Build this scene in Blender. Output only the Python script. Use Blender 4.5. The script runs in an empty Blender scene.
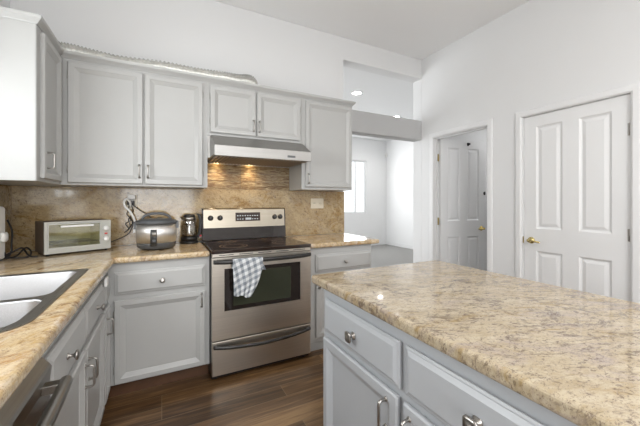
import bpy, math, random
from mathutils import Vector, Matrix
random.seed(7)
SC = bpy.context.scene
COL = SC.collection

# ------------------------------------------------------------------ camera
cam_d = bpy.data.cameras.new('camera')
cam = bpy.data.objects.new('camera', cam_d); COL.objects.link(cam)
cam.location = (0, 0, 1.2646)
cam.rotation_euler = (math.pi/2, 0, -0.4762)
cam_d.sensor_width = 36; cam_d.sensor_fit = 'HORIZONTAL'
cam_d.lens = 306.73/640*36
cam_d.shift_y = -(213-201.6)/640
cam_d.clip_start = 0.02
SC.camera = cam

# ------------------------------------------------------------------ world, lights, exposure
w = bpy.data.worlds.new('world'); SC.world = w; w.use_nodes = True
w.node_tree.nodes['Background'].inputs[0].default_value = (0.93, 0.97, 1.0, 1)
w.node_tree.nodes['Background'].inputs[1].default_value = 2.2
SC.view_settings.view_transform = 'Standard'
SC.view_settings.look = 'None'
SC.view_settings.gamma = 1.0
SC.view_settings.exposure = 0.0
SC.view_settings.use_curve_mapping = False

def area(name, loc, rot, sx, sy, power, col=(1, 1, 1)):
    l = bpy.data.lights.new(name, 'AREA'); l.shape = 'RECTANGLE'
    l.size = sx; l.size_y = sy; l.energy = power; l.color = col
    o = bpy.data.objects.new(name, l); COL.objects.link(o)
    o.location = loc; o.rotation_euler = rot
    return o
H = math.pi/2
CEIL_Z = 3.10
# daylight by sink and far windows; rear, side and ceiling areas are added fill
area('fill_rear', (-0.05, -3.08, 1.45), (H+math.radians(22), 0, math.radians(-8)), 1.6, 2.2, 62, (0.97, 0.985, 1.0))  # added fill from behind the camera, tilted up towards the ceiling
area('daylight_sink', (-1.06, 1.3, 1.74), (0, -H, 0), 0.92, 1.18, 27, (0.98, 0.99, 1.0))
area('daylight_far', (4.5, 7.10, 1.7), (-H, 0, 0), 1.2, 1.4, 30, (0.98, 0.99, 1.0))
area('fill_far_side', (-1.00, 5.2, 1.5), (0, -H, 0), 2.2, 3.0, 75, (0.98, 0.99, 1.0))  # added fill that brightens the far room from an unseen side
area('fill_ceiling_rear', (1.0, -1.7, CEIL_Z-.01), (0, 0, 0), 2.6, 2.0, 88, (1.0, 0.99, 0.98))  # added soft fill under the ceiling, no real opening there

# ------------------------------------------------------------------ materials
def newmat(name):
    m = bpy.data.materials.new(name); m.use_nodes = True
    nt = m.node_tree
    return m, nt, nt.nodes['Principled BSDF']
def simple(name, col, rough=0.5, metal=0.0, noise=0.0, scale=30, emis=None, estr=1, trans=0, coat=0, spec=None, bump=0.0, bscale=200):
    m, nt, b = newmat(name)
    N = nt.nodes
    b.inputs['Base Color'].default_value = (*col, 1)
    b.inputs['Roughness'].default_value = rough
    b.inputs['Metallic'].default_value = metal
    if spec is not None: b.inputs['Specular IOR Level'].default_value = spec
    if coat: b.inputs['Coat Weight'].default_value = coat
    if trans: b.inputs['Transmission Weight'].default_value = trans
    if emis:
        b.inputs['Emission Color'].default_value = (*emis, 1); b.inputs['Emission Strength'].default_value = estr
    tc = N.new('ShaderNodeTexCoord')
    n = N.new('ShaderNodeTexNoise'); n.inputs['Scale'].default_value = scale; n.inputs['Detail'].default_value = 4
    nt.links.new(tc.outputs['Object'], n.inputs['Vector'])
    if noise:
        r = N.new('ShaderNodeMapRange')
        r.inputs['To Min'].default_value = 1-noise; r.inputs['To Max'].default_value = 1+noise
        nt.links.new(n.outputs['Fac'], r.inputs['Value'])
        mx = N.new('ShaderNodeMix'); mx.data_type = 'RGBA'; mx.blend_type = 'MULTIPLY'
        mx.inputs[0].default_value = 1.0
        mx.inputs[6].default_value = (*col, 1)
        nt.links.new(r.outputs[0], mx.inputs[7])
        nt.links.new(mx.outputs[2], b.inputs['Base Color'])
    if bump:
        n2 = N.new('ShaderNodeTexNoise'); n2.inputs['Scale'].default_value = bscale; n2.inputs['Detail'].default_value = 3
        nt.links.new(tc.outputs['Object'], n2.inputs['Vector'])
        bp = N.new('ShaderNodeBump'); bp.inputs['Strength'].default_value = bump; bp.inputs['Distance'].default_value = 0.002
        nt.links.new(n2.outputs['Fac'], bp.inputs['Height']); nt.links.new(bp.outputs[0], b.inputs['Normal'])
    return m
def ramp(N, stops):
    r = N.new('ShaderNodeValToRGB'); e = r.color_ramp.elements
    while len(e) < len(stops): e.new(0.5)
    for i, (p, c) in enumerate(stops):
        e[i].position = p; e[i].color = (*c, 1) if len(c) == 3 else c
    return r
def mixc(nt, fac, a, b_, mode='MIX'):
    mx = nt.nodes.new('ShaderNodeMix'); mx.data_type = 'RGBA'; mx.blend_type = mode
    for v, i in ((fac, 0), (a, 6), (b_, 7)):
        if isinstance(v, (int, float)): mx.inputs[i].default_value = v
        elif isinstance(v, tuple): mx.inputs[i].default_value = (*v, 1)
        else: nt.links.new(v, mx.inputs[i])
    return mx.outputs[2]
def noise(nt, vec, scale, detail=5, rough=0.55, dist=0.0):
    n = nt.nodes.new('ShaderNodeTexNoise'); n.inputs['Scale'].default_value = scale
    n.inputs['Detail'].default_value = detail; n.inputs['Roughness'].default_value = rough
    n.inputs['Distortion'].default_value = dist
    nt.links.new(vec, n.inputs['Vector']); return n.outputs['Fac']
def mapping(nt, rot=(0, 0, 0), scale=(1, 1, 1), loc=(0, 0, 0)):
    tc = nt.nodes.new('ShaderNodeTexCoord'); mp = nt.nodes.new('ShaderNodeMapping')
    mp.inputs['Rotation'].default_value = rot; mp.inputs['Scale'].default_value = scale; mp.inputs['Location'].default_value = loc
    nt.links.new(tc.outputs['Object'], mp.inputs['Vector']); return mp.outputs[0]
def rng(nt, v, a, b):
    r = nt.nodes.new('ShaderNodeMapRange'); r.inputs['From Min'].default_value = a; r.inputs['From Max'].default_value = b
    nt.links.new(v, r.inputs['Value']); return r.outputs[0]

def granite(name, cream, tan, gold, dark, grey, rot, streak=2.6, sx=1.0, rough=.12, gold_at=.52, dark_at=.56, grey_at=.54, spec=.6, vscale=1.0, rot3=None, vein=.5):
    m, nt, b = newmat(name)
    r3 = rot3 or (0, 0, rot)
    v = mapping(nt, r3, (1/vscale, 1/(streak*vscale), 1/(1.6*vscale)))
    v.node.vector_type = 'TEXTURE'      # turned first, stretched afterwards: streaks run along the turned x
    v2 = mapping(nt, (0.3, 0.2, rot), (1, 1.5, 1))
    base = ramp(nt.nodes, [(0.36, tan), (0.58, cream)])
    nt.links.new(noise(nt, v, 6, 10, 0.75, 0.8), base.inputs[0])
    c = base.outputs[0]
    def soft(x, k):
        mm = nt.nodes.new('ShaderNodeMath'); mm.operation = 'MULTIPLY'; mm.inputs[1].default_value = k
        nt.links.new(x, mm.inputs[0]); return mm.outputs[0]
    c = mixc(nt, soft(rng(nt, noise(nt, v, 3.1, 9, 0.72, 1.4), gold_at, gold_at+.12), .85), c, gold)
    c = mixc(nt, soft(rng(nt, noise(nt, v, 2.3, 10, 0.75, 1.7), grey_at, grey_at+.13), .85), c, grey)
    # long wandering veins: thin bands of one noise, broken up by another
    ab = nt.nodes.new('ShaderNodeMath'); ab.operation = 'SUBTRACT'; ab.inputs[1].default_value = .5
    nt.links.new(noise(nt, v, 1.5, 8, 0.62, 1.6), ab.inputs[0])
    a2 = nt.nodes.new('ShaderNodeMath'); a2.operation = 'ABSOLUTE'; nt.links.new(ab.outputs[0], a2.inputs[0])
    band = nt.nodes.new('ShaderNodeMapRange'); band.inputs['From Min'].default_value = .030; band.inputs['From Max'].default_value = .004
    nt.links.new(a2.outputs[0], band.inputs['Value'])
    br_ = nt.nodes.new('ShaderNodeMath'); br_.operation = 'MULTIPLY'
    nt.links.new(band.outputs[0], br_.inputs[0]); nt.links.new(rng(nt, noise(nt, v2, 14, 6, .7, .5), .42, .60), br_.inputs[1])
    c = mixc(nt, soft(br_.outputs[0], vein), c, dark)
    # thin dark veins and clustered mineral specks
    c = mixc(nt, soft(rng(nt, noise(nt, v, 7, 12, 0.82, 2.2), dark_at, dark_at+.13), .85), c, dark)
    c = mixc(nt, soft(rng(nt, noise(nt, v2, 55, 6, 0.75, .4), dark_at-.005, dark_at+.08), .7), c, dark)
    c = mixc(nt, soft(rng(nt, noise(nt, v2, 85, 5, 0.7, .3), 0.54, 0.62), .6), c, cream)
    c = mixc(nt, soft(rng(nt, noise(nt, v2, 170, 3, 0.7), 0.55, 0.66), .5), c, dark)
    nt.links.new(c, b.inputs['Base Color'])
    b.inputs['Roughness'].default_value = rough
    b.inputs['Specular IOR Level'].default_value = spec
    return m
G_ISL = granite('granite_island', (0.50, 0.42, 0.30), (0.35, 0.27, 0.16), (0.30, 0.20, 0.075), (0.085, 0.05, 0.04), (0.36, 0.295, 0.255), -0.42, 2.8, rough=.05, gold_at=.54, dark_at=.54, grey_at=.52, vscale=1.35, vein=.8)
G_CTR = granite('granite_counter', (0.66, 0.54, 0.37), (0.50, 0.33, 0.13), (0.33, 0.14, 0.012), (0.15, 0.065, 0.02), (0.64, 0.56, 0.48), 1.05, 2.2, rough=.12, gold_at=.53, dark_at=.56, grey_at=.50, vein=.6)
G_BCK = granite('granite_backsplash', (0.49, 0.375, 0.215), (0.34, 0.235, 0.11), (0.27, 0.15, 0.035), (0.10, 0.055, 0.03), (0.39, 0.32, 0.235), 0.0, 1.4, rough=.09, gold_at=.51, dark_at=.545, grey_at=.53, rot3=(0, .5, 0), vein=.35)

def strata():
    m, nt, b = newmat('strata_stone')
    v = mapping(nt, (0, 0.12, 0), (1.6, 1.6, 13))
    r = ramp(nt.nodes, [(0.36, (0.07, 0.035, 0.012)), (0.45, (0.20, 0.115, 0.05)), (0.52, (0.27, 0.20, 0.11)), (0.62, (0.50, 0.40, 0.24))])
    nt.links.new(noise(nt, v, 5, 9, 0.7, 1.6), r.inputs[0])
    nt.links.new(r.outputs[0], b.inputs['Base Color']); b.inputs['Roughness'].default_value = 0.16
    return m
M_TILE = strata()

def wood_floor():
    m, nt, b = newmat('wood_planks')
    N = nt.nodes
    tc = N.new('ShaderNodeTexCoord')
    br = N.new('ShaderNodeTexBrick')
    nt.links.new(tc.outputs['Object'], br.inputs['Vector'])
    br.inputs['Scale'].default_value = 1.0
    br.inputs['Brick Width'].default_value = 1.15; br.inputs['Row Height'].default_value = 0.125
    br.inputs['Mortar Size'].default_value = 0.0016; br.inputs['Mortar Smooth'].default_value = 0.0
    br.offset = 0.37; br.offset_frequency = 3
    br.inputs['Bias'].default_value = 0.0
    br.inputs['Color1'].default_value = (0.0, 0.0, 0.0, 1); br.inputs['Color2'].default_value = (1, 1, 1, 1)
    br.inputs['Mortar'].default_value = (0.5, 0.5, 0.5, 1)
    v = mapping(nt, (0, 0, 0), (1.0, 16, 1))
    n1 = noise(nt, v, 2.4, 8, 0.65, 0.8)
    r1 = ramp(N, [(0.28, (0.050, 0.023, 0.008)), (0.5, (0.150, 0.078, 0.031)), (0.72, (0.32, 0.19, 0.085))])
    add = N.new('ShaderNodeMath'); add.operation = 'MULTIPLY_ADD'; add.inputs[1].default_value = 0.34; 
    nt.links.new(br.outputs['Color'], add.inputs[0]); 
    sub = N.new('ShaderNodeMath'); sub.operation = 'SUBTRACT'; sub.inputs[1].default_value = 0.17
    nt.links.new(n1, sub.inputs[0]); nt.links.new(sub.outputs[0], add.inputs[2])
    nt.links.new(add.outputs[0], r1.inputs[0])
    c = mixc(nt, br.outputs['Fac'], r1.outputs[0], (0.24, 0.16, 0.09))
    nt.links.new(c, b.inputs['Base Color'])
    b.inputs['Roughness'].default_value = 0.33
    bp = N.new('ShaderNodeBump'); bp.inputs['Strength'].default_value = 0.25; bp.inputs['Distance'].default_value = 0.002
    nt.links.new(n1, bp.inputs['Height']); nt.links.new(bp.outputs[0], b.inputs['Normal'])
    return m
M_FLOOR = wood_floor()

M_WALL = simple('wall_paint', (0.75, 0.75, 0.75), 0.85, noise=0.01, scale=3, bump=0.06, bscale=120)
M_WALL_FAR = simple('far_wall_paint', (0.80, 0.80, 0.80), 0.85, noise=0.01, scale=3)
M_BEAM = simple('header_beam_grey', (0.50, 0.50, 0.50), 0.8, noise=0.01, scale=3)  # header beam toned darker than the wall
M_CEIL = simple('ceiling_paint', (0.90, 0.90, 0.90), 0.9, noise=0.01, scale=3)
M_TRIM = simple('white_trim_paint', (0.78, 0.78, 0.78), 0.35, noise=0.01, scale=5)
M_DOOR = simple('white_door_paint', (0.79, 0.79, 0.79), 0.35, noise=0.01, scale=5)
M_CAB = simple('grey_cabinet_paint', (0.455, 0.455, 0.445), 0.32, noise=0.015, scale=6)
M_CABD = simple('cabinet_recess_paint', (0.36, 0.36, 0.35), 0.45, noise=0.02, scale=6)
M_CABI = simple('blue_grey_island_paint', (0.44, 0.455, 0.475), 0.32, noise=0.015, scale=6)
M_NICK = simple('satin_nickel', (0.40, 0.38, 0.355), 0.30, 1.0, noise=0.04, scale=50)
M_BRASS = simple('aged_brass', (0.50, 0.38, 0.13), 0.3, 1.0, noise=0.06, scale=60)
M_BRSATIN = simple('brass_knob', (0.60, 0.49, 0.22), 0.18, 1.0, noise=0.04, scale=60)
M_BLACK = simple('black_plastic', (0.02, 0.019, 0.018), 0.35, noise=0.1, scale=60)
M_CORD = simple('black_cord_rubber', (0.018, 0.016, 0.016), 0.5, noise=0.1, scale=60)
M_WHITE = simple('white_plastic', (0.82, 0.81, 0.79), 0.3, noise=0.02, scale=30)
M_IVORY = simple('ivory_plastic', (0.70, 0.63, 0.50), 0.35, noise=0.02, scale=30)
M_GLASSBLK = simple('black_glass', (0.016, 0.011, 0.009), 0.06, noise=0.05, scale=20, spec=0.6)
M_COOK = simple('cooktop_glass', (0.022, 0.012, 0.008), 0.05, noise=0.05, scale=20, spec=0.7)
M_RING = simple('burner_ring_print', (0.42, 0.27, 0.16), 0.12, noise=0.1, scale=80)
M_OVENG = simple('oven_inner_glass', (0.030, 0.033, 0.020), 0.06, noise=0.35, scale=4, spec=0.6)
M_WOODK = simple('dark_toe_kick_wood', (0.10, 0.045, 0.020), 0.4, noise=0.35, scale=14)
M_CHAR = simple('charcoal_plastic', (0.085, 0.09, 0.095), 0.32, noise=0.05, scale=40)
M_SHELL = simple('brown_grey_oven_shell', (0.115, 0.085, 0.065), 0.45, noise=0.06, scale=40)
M_SILV = simple('silver_plastic', (0.50, 0.50, 0.46), 0.35, 0.35, noise=0.03, scale=40)
M_OLIVE = simple('oven_cavity_enamel', (0.80, 0.76, 0.50), 0.4, noise=0.25, scale=9)
M_RED = simple('red_indicator', (0.6, 0.03, 0.03), 0.3, noise=0.02, scale=30)
M_DISP = simple('dark_display', (0.05, 0.035, 0.03), 0.15, noise=0.1, scale=40)
M_PRINT = simple('pale_button_print', (0.55, 0.58, 0.60), 0.4, noise=0.05, scale=90)
M_DUCT = simple('clear_ribbed_duct_plastic', (0.60, 0.60, 0.56), 0.20, 0.6, noise=0.6, scale=60, bump=0.8, bscale=150)
M_CARPET = simple('grey_carpet', (0.27, 0.265, 0.255), 0.95, noise=0.15, scale=90, bump=0.4, bscale=300)
M_FILT = simple('hood_filter_metal', (0.42, 0.34, 0.27), 0.5, 0.4, noise=0.1, scale=60)
M_CAN = simple('can_light_lens', (1, 1, 1), 0.5, emis=(1, 0.97, 0.92), estr=14, noise=0.01)
M_WARM = simple('warm_hood_lens', (1, 0.9, 0.7), 0.4, emis=(1, 0.72, 0.36), estr=16, noise=0.01)
M_GROUT = simple('tile_grout', (0.42, 0.37, 0.28), 0.8, noise=0.1, scale=80)

def steel(name, col, rough, axis):
    m, nt, b = newmat(name)
    sc = [3, 3, 3]; 
    for i in range(3):
        if i != axis: sc[i] = 260
    v = mapping(nt, (0, 0, 0), tuple(sc))
    n = noise(nt, v, 1.0, 3, 0.5)
    r = ramp(nt.nodes, [(0.3, tuple(c*0.93 for c in col)), (0.7, tuple(min(1, c*1.06) for c in col))])
    nt.links.new(n, r.inputs[0]); nt.links.new(r.outputs[0], b.inputs['Base Color'])
    b.inputs['Metallic'].default_value = 1.0
    rr = nt.nodes.new('ShaderNodeMapRange'); rr.inputs['To Min'].default_value = rough*.85; rr.inputs['To Max'].default_value = rough*1.2
    nt.links.new(n, rr.inputs['Value']); nt.links.new(rr.outputs[0], b.inputs['Roughness'])
    b.inputs['Anisotropic'].default_value = 0.5
    return m
M_STEEL = steel('brushed_steel', (0.64, 0.59, 0.52), 0.34, 0)
M_STEELC = steel('champagne_steel', (0.43, 0.385, 0.315), 0.30, 0)
M_STEELV = steel('cooker_steel', (0.74, 0.72, 0.69), 0.42, 2)
M_SINK = steel('sink_steel', (0.56, 0.565, 0.58), 0.36, 1)
M_SRIM = steel('sink_rim_steel', (0.30, 0.29, 0.27), 0.28, 1)
M_DW = steel('dishwasher_steel', (0.32, 0.31, 0.29), 0.30, 1)
M_HOOD = steel('hood_steel', (0.38, 0.37, 0.355), 0.38, 0)

def pane_mat(name, col, gloss):
    m = bpy.data.materials.new(name); m.use_nodes = True
    nt = m.node_tree; nt.nodes.remove(nt.nodes['Principled BSDF'])
    t = nt.nodes.new('ShaderNodeBsdfTransparent'); t.inputs[0].default_value = (*col, 1)
    g = nt.nodes.new('ShaderNodeBsdfGlossy'); g.inputs['Roughness'].default_value = 0.03
    mx = nt.nodes.new('ShaderNodeMixShader'); mx.inputs[0].default_value = gloss
    nt.links.new(t.outputs[0], mx.inputs[1]); nt.links.new(g.outputs[0], mx.inputs[2])
    nt.links.new(mx.outputs[0], nt.nodes['Material Output'].inputs[0])
    return m
M_PANE = pane_mat('window_glass', (0.97, 0.98, 0.98), 0.06)
M_KGLASS = pane_mat('kettle_glass', (0.86, 0.84, 0.80), 0.16)
M_OGLASS = pane_mat('toaster_oven_glass', (0.93, 0.93, 0.85), 0.16)

def towel_mat():
    m, nt, b = newmat('checked_towel_cloth')
    N = nt.nodes
    uv = N.new('ShaderNodeUVMap'); uv.uv_map = 'UVMap'
    mp = N.new('ShaderNodeMapping'); nt.links.new(uv.outputs[0], mp.inputs[0])
    mp.inputs['Rotation'].default_value = (0, 0, 0.25)
    outs = []
    for d in ('X', 'Y'):
        wv = N.new('ShaderNodeTexWave'); wv.wave_type = 'BANDS'; wv.bands_direction = d
        wv.inputs['Scale'].default_value = 7.0; wv.inputs['Distortion'].default_value = 0.6
        nt.links.new(mp.outputs[0], wv.inputs['Vector']); outs.append(rng(nt, wv.outputs['Fac'], 0.45, 0.6))
    a = N.new('ShaderNodeMath'); a.operation = 'ADD'
    nt.links.new(outs[0], a.inputs[0]); nt.links.new(outs[1], a.inputs[1])
    d = N.new('ShaderNodeMath'); d.operation = 'MULTIPLY'; d.inputs[1].default_value = 0.5
    nt.links.new(a.outputs[0], d.inputs[0])
    r = ramp(N, [(0.0, (0.66, 0.67, 0.68)), (0.5, (0.38, 0.40, 0.42)), (1.0, (0.17, 0.19, 0.22))])
    nt.links.new(d.outputs[0], r.inputs[0]); nt.links.new(r.outputs[0], b.inputs['Base Color'])
    b.inputs['Roughness'].default_value = 0.9
    return m
M_TOWEL = towel_mat()

# ------------------------------------------------------------------ geometry helpers
class MB:
    def __init__(s): s.v = []; s.f = []; s.sm = []; s.uv = {}
    def add(s, vs, fs, smooth=False):
        o = len(s.v); s.v += [tuple(p) for p in vs]
        for f in fs: s.f.append(tuple(i+o for i in f)); s.sm.append(smooth)
        return s
    def box(s, x0, x1, y0, y1, z0, z1):
        vs = [(x, y, z) for z in (z0, z1) for y in (y0, y1) for x in (x0, x1)]
        return s.add(vs, [(0, 2, 3, 1), (4, 5, 7, 6), (0, 1, 5, 4), (2, 6, 7, 3), (0, 4, 6, 2), (1, 3, 7, 5)])
    def loft(s, rings, smooth=False, closed=True, cap0=False, cap1=False):
        n = len(rings[0]); vs = [p for r in rings for p in r]; fs = []
        for k in range(len(rings)-1):
            for i in range(n if closed else n-1):
                j = (i+1) % n
                fs.append((k*n+i, k*n+j, (k+1)*n+j, (k+1)*n+i))
        s.add(vs, fs, smooth)
        o = len(s.v)-len(vs)
        if cap0: s.f.append(tuple(o+i for i in reversed(range(n)))); s.sm.append(False)
        if cap1: s.f.append(tuple(o+(len(rings)-1)*n+i for i in range(n))); s.sm.append(False)
        return s
    def tube(s, path, r, seg=8, radii=None):
        P = [Vector(p) for p in path]; rings = []
        up = None
        for i, p in enumerate(P):
            t = (P[min(i+1, len(P)-1)]-P[max(i-1, 0)]).normalized()
            if up is None:
                up = Vector((0, 0, 1)) if abs(t.z) < 0.9 else Vector((1, 0, 0))
            u = (up - t*up.dot(t)).normalized(); up = u; vv = t.cross(u)
            rr = radii[i] if radii else r
            rings.append([p+(u*math.cos(a)+vv*math.sin(a))*rr for a in [2*math.pi*k/seg for k in range(seg)]])
        return s.loft(rings, True, True, True, True)
    def lathe(s, prof, o, axis=(0, 0, 1), seg=24, power=None, sx=1, sy=1):
        ax = Vector(axis).normalized(); o = Vector(o)
        ref = Vector((0, 0, 1)) if abs(ax.z) < 0.9 else Vector((1, 0, 0))
        u = ref.cross(ax).normalized(); v = ax.cross(u)
        rings = []
        for r, t in prof:
            ring = []
            for k in range(seg):
                a = 2*math.pi*k/seg; c, sn = math.cos(a), math.sin(a)
                if power:
                    q = (abs(c)**power+abs(sn)**power)**(-1/power); c *= q; sn *= q
                ring.append(o+ax*t+u*(c*r*sx)+v*(sn*r*sy))
            rings.append(ring)
        return s.loft(rings, True, True, True, True)
    def panel(s, o, ua, ub, nrm, w, h, prof, cap=True):
        """nested rectangles: prof = [(inset, height)]"""
        o, ua, ub, nrm = map(Vector, (o, ua, ub, nrm)); rings = []
        for ins, ht in prof:
            rings.append([o+ua*a+ub*b+nrm*ht for a, b in ((ins, ins), (w-ins, ins), (w-ins, h-ins), (ins, h-ins))])
        return s.loft(rings, False, True, False, cap)

def finish(me):
    import bmesh
    bm = bmesh.new(); bm.from_mesh(me)
    bmesh.ops.recalc_face_normals(bm, faces=bm.faces)
    bm.to_mesh(me); bm.free()

def frame_of(o):
    M = Matrix.Identity(4)
    while o is not None:
        M = Matrix.Translation(o.location) @ o.rotation_euler.to_matrix().to_4x4() @ M; o = o.parent
    return M
def obj(name, mb, mat, parent=None, bevel=0, seg=2, origin=None, local=False, merge=False, solid=0, subsurf=0, label=None):
    """vertices in world coordinates unless local; the child keeps its thing's frame"""
    M = Matrix.Identity(4)
    if not local and parent is not None: M = frame_of(parent).inverted()
    if origin is not None and parent is None: M = Matrix.Translation(-Vector(origin))
    me = bpy.data.meshes.new(name)
    me.from_pydata([tuple(M @ Vector(p)) for p in mb.v], [], mb.f); me.update()
    me.polygons.foreach_set('use_smooth', mb.sm)
    if merge:
        import bmesh
        bm = bmesh.new(); bm.from_mesh(me); bmesh.ops.remove_doubles(bm, verts=bm.verts, dist=1e-5)
        bm.to_mesh(me); bm.free()
    finish(me)
    me.materials.append(mat)
    o = bpy.data.objects.new(name, me); COL.objects.link(o)
    if parent is not None: o.parent = parent
    elif origin is not None: o.location = origin
    if subsurf:
        m = o.modifiers.new('s', 'SUBSURF'); m.levels = subsurf; m.render_levels = subsurf
    if solid:
        m = o.modifiers.new('t', 'SOLIDIFY'); m.thickness = solid; m.offset = 0
    if bevel:
        m = o.modifiers.new('b', 'BEVEL'); m.width = bevel; m.segments = seg; m.limit_method = 'ANGLE'; m.angle_limit = math.radians(40)
    if label: o['label'] = label
    return o
def thing(name, label, cat, loc=(0, 0, 0), rotz=0, group=None):
    o = bpy.data.objects.new(name, None); COL.objects.link(o); o.empty_display_size = 0.05
    o.location = loc; o.rotation_euler = (0, 0, rotz); o['label'] = label; o['category'] = cat
    if group: o['group'] = group
    return o
def tag(o, label, cat, group=None):
    o['label'] = label; o['category'] = cat
    if group: o['group'] = group
    return o
def struct(name, mb, mat, **k):
    o = obj(name, mb, mat, **k); o['kind'] = 'structure'; return o
def smoothpath(pts, n=6):
    P = [Vector(p) for p in pts]; out = []
    for i in range(len(P)-1):
        p0 = P[max(i-1, 0)]; p1 = P[i]; p2 = P[i+1]; p3 = P[min(i+2, len(P)-1)]
        for k in range(n):
            t = k/n
            out.append(0.5*((2*p1)+(p2-p0)*t+(2*p0-5*p1+4*p2-p3)*t*t+(3*p1-p0-3*p2+p3)*t**3))
    out.append(P[-1]); return out
def rrect(x0, x1, y0, y1, rad, z, n=6):
    """rad: radii for corners (x1,y0),(x1,y1),(x0,y1),(x0,y0)"""
    pts = []
    for (cx, cy, sx, sy, a0), r in zip(((x1, y0, -1, 1, -90), (x1, y1, -1, -1, 0), (x0, y1, 1, -1, 90), (x0, y0, 1, 1, 180)), rad):
        for k in range(n+1):
            a = math.radians(a0+90*k/n)
            pts.append((cx+sx*r+r*math.cos(a), cy+sy*r+r*math.sin(a), z))
    return pts

# ------------------------------------------------------------------ the setting
XW, XR, YW, YR, CE = -0.95, 2.985, 2.923, -3.2, CEIL_Z
FX, FY, FC = 5.928, 7.2, 3.05          # far room
def wall_holes(mb, axis, c0, c1, a0, a1, z0, z1, holes):
    """a wall slab; axis 'x' = plane of constant x; holes (a0,a1,z0,z1)"""
    As = sorted({a0, a1, *[h[0] for h in holes], *[h[1] for h in holes]})
    Zs = sorted({z0, z1, *[h[2] for h in holes], *[h[3] for h in holes]})
    fill = {}
    for i in range(len(As)-1):
        for j in range(len(Zs)-1):
            ca, cz = (As[i]+As[i+1])/2, (Zs[j]+Zs[j+1])/2
            fill[i, j] = not any(h[0] < ca < h[1] and h[2] < cz < h[3] for h in holes)
    def P(c, a, z): return (c, a, z) if axis == 'x' else (a, c, z)
    for (i, j), ok in fill.items():
        if not ok: continue
        A, B, Z0, Z1 = As[i], As[i+1], Zs[j], Zs[j+1]
        for c in (c0, c1): mb.add([P(c, A, Z0), P(c, B, Z0), P(c, B, Z1), P(c, A, Z1)], [(0, 1, 2, 3)])
        for di, dj, e in ((-1, 0, ((A, Z0), (A, Z1))), (1, 0, ((B, Z0), (B, Z1))), (0, -1, ((A, Z0), (B, Z0))), (0, 1, ((A, Z1), (B, Z1)))):
            if not fill.get((i+di, j+dj), False):
                (p, q), (r, t) = e
                mb.add([P(c0, p, q), P(c1, p, q), P(c1, r, t), P(c0, r, t)], [(0, 1, 2, 3)])
    return mb

struct('floor', MB().box(XW-.12, XR+.12, YR-.12, YW+.152, -.1, 0), M_FLOOR)
struct('floor_far_room', MB().box(-1.07, FX+.12, YW+.153, FY+.12, -.1, 0), M_CARPET)
struct('floor_hall', MB().box(XR+.121, 5.6, 1.2, YW+.151, -.1, 0), M_CARPET)
struct('ceiling', MB().box(XW-.12, XR+.12, YR-.12, YW+.152, CE, CE+.1), M_CEIL)
struct('ceiling_far_room', MB().box(-1.07, FX+.12, YW+.154, FY+.12, FC, FC+.1), M_WALL_FAR)
struct('ceiling_hall', MB().box(XR+.121, 5.6, 1.2, YW-.0+.03, 2.44, 2.54), M_WALL)
# kitchen wall with the cabinets: solid to x=1.803, then wall end, header with a pass-through above
struct('wall_back', wall_holes(MB(), 'y', YW, YW+.152, XW-.12, XR+.12, 0, CE, [(1.803, XR, 0, 2.85)]), M_WALL, merge=True, bevel=0.008)
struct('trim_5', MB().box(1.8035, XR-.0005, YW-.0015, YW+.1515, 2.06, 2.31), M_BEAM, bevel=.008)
struct('wall_left', wall_holes(MB(), 'x', XW-.12, XW, YR-.12, YW, 0, CE, [(.70, 1.90, 1.28, 2.2)]), M_WALL, merge=True)
struct('wall_right', wall_holes(MB(), 'x', XR, XR+.12, YR-.12, YW, 0, CE, [(2.005, 2.74, 0, 2.07), (.925, 1.68, 0, 2.055)]), M_WALL, merge=True)
struct('wall_rear', wall_holes(MB(), 'y', YR-.12, YR, XW-.12, XR+.12, 0, CE, [(-.85, .75, .25, 2.6)]), M_WALL, merge=True)
struct('wall_far', wall_holes(MB(), 'y', FY, FY+.12, -1.07, FX+.12, 0, FC, [(3.9, 5.213, .93, 2.43)]), M_WALL_FAR, merge=True)
struct('wall_far_right', MB().box(FX, FX+.12, YW+.153, FY, 0, FC), M_WALL_FAR)
struct('wall_far_left', wall_holes(MB(), 'x', -1.07, -.95, YW+.153, FY, 0, FC, [(3.7, 6.7, .4, 2.6)]), M_WALL_FAR, merge=True)
struct('wall_far_front', MB().box(XR+.121, FX, YW+.03, YW+.152, 0, FC), M_WALL_FAR)
struct('wall_hall_end', MB().box(5.5, 5.6, 1.2, YW+.03, 0, 2.44), M_WALL)
struct('wall_hall_side', MB().box(XR+.121, 5.6, 1.1, 1.2, 0, 2.54), M_WALL)
struct('wall_closet_back', MB().box(XR+.121, XR+.14, .8, 1.0999, 0, 2.2), M_WALL)
b = MB(); b.box(XR+.153, FX-.014, YW+.154, YW+.167, 0, .1)
struct('baseboard_far_front', b, M_TRIM)
struct('baseboard_far', MB().box(1.2, FX, FY-.014, FY-.0005, 0, .1), M_TRIM)
struct('baseboard_far_right', MB().box(FX-.014, FX-.0005, YW+.17, FY-.015, 0, .1), M_TRIM)
struct('baseboard_right', MB().box(XR-.014, XR-.0005, -3.15, .86, 0, .1).box(XR-.014, XR-.0005, 1.745, 1.935, 0, .1), M_TRIM)

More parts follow.
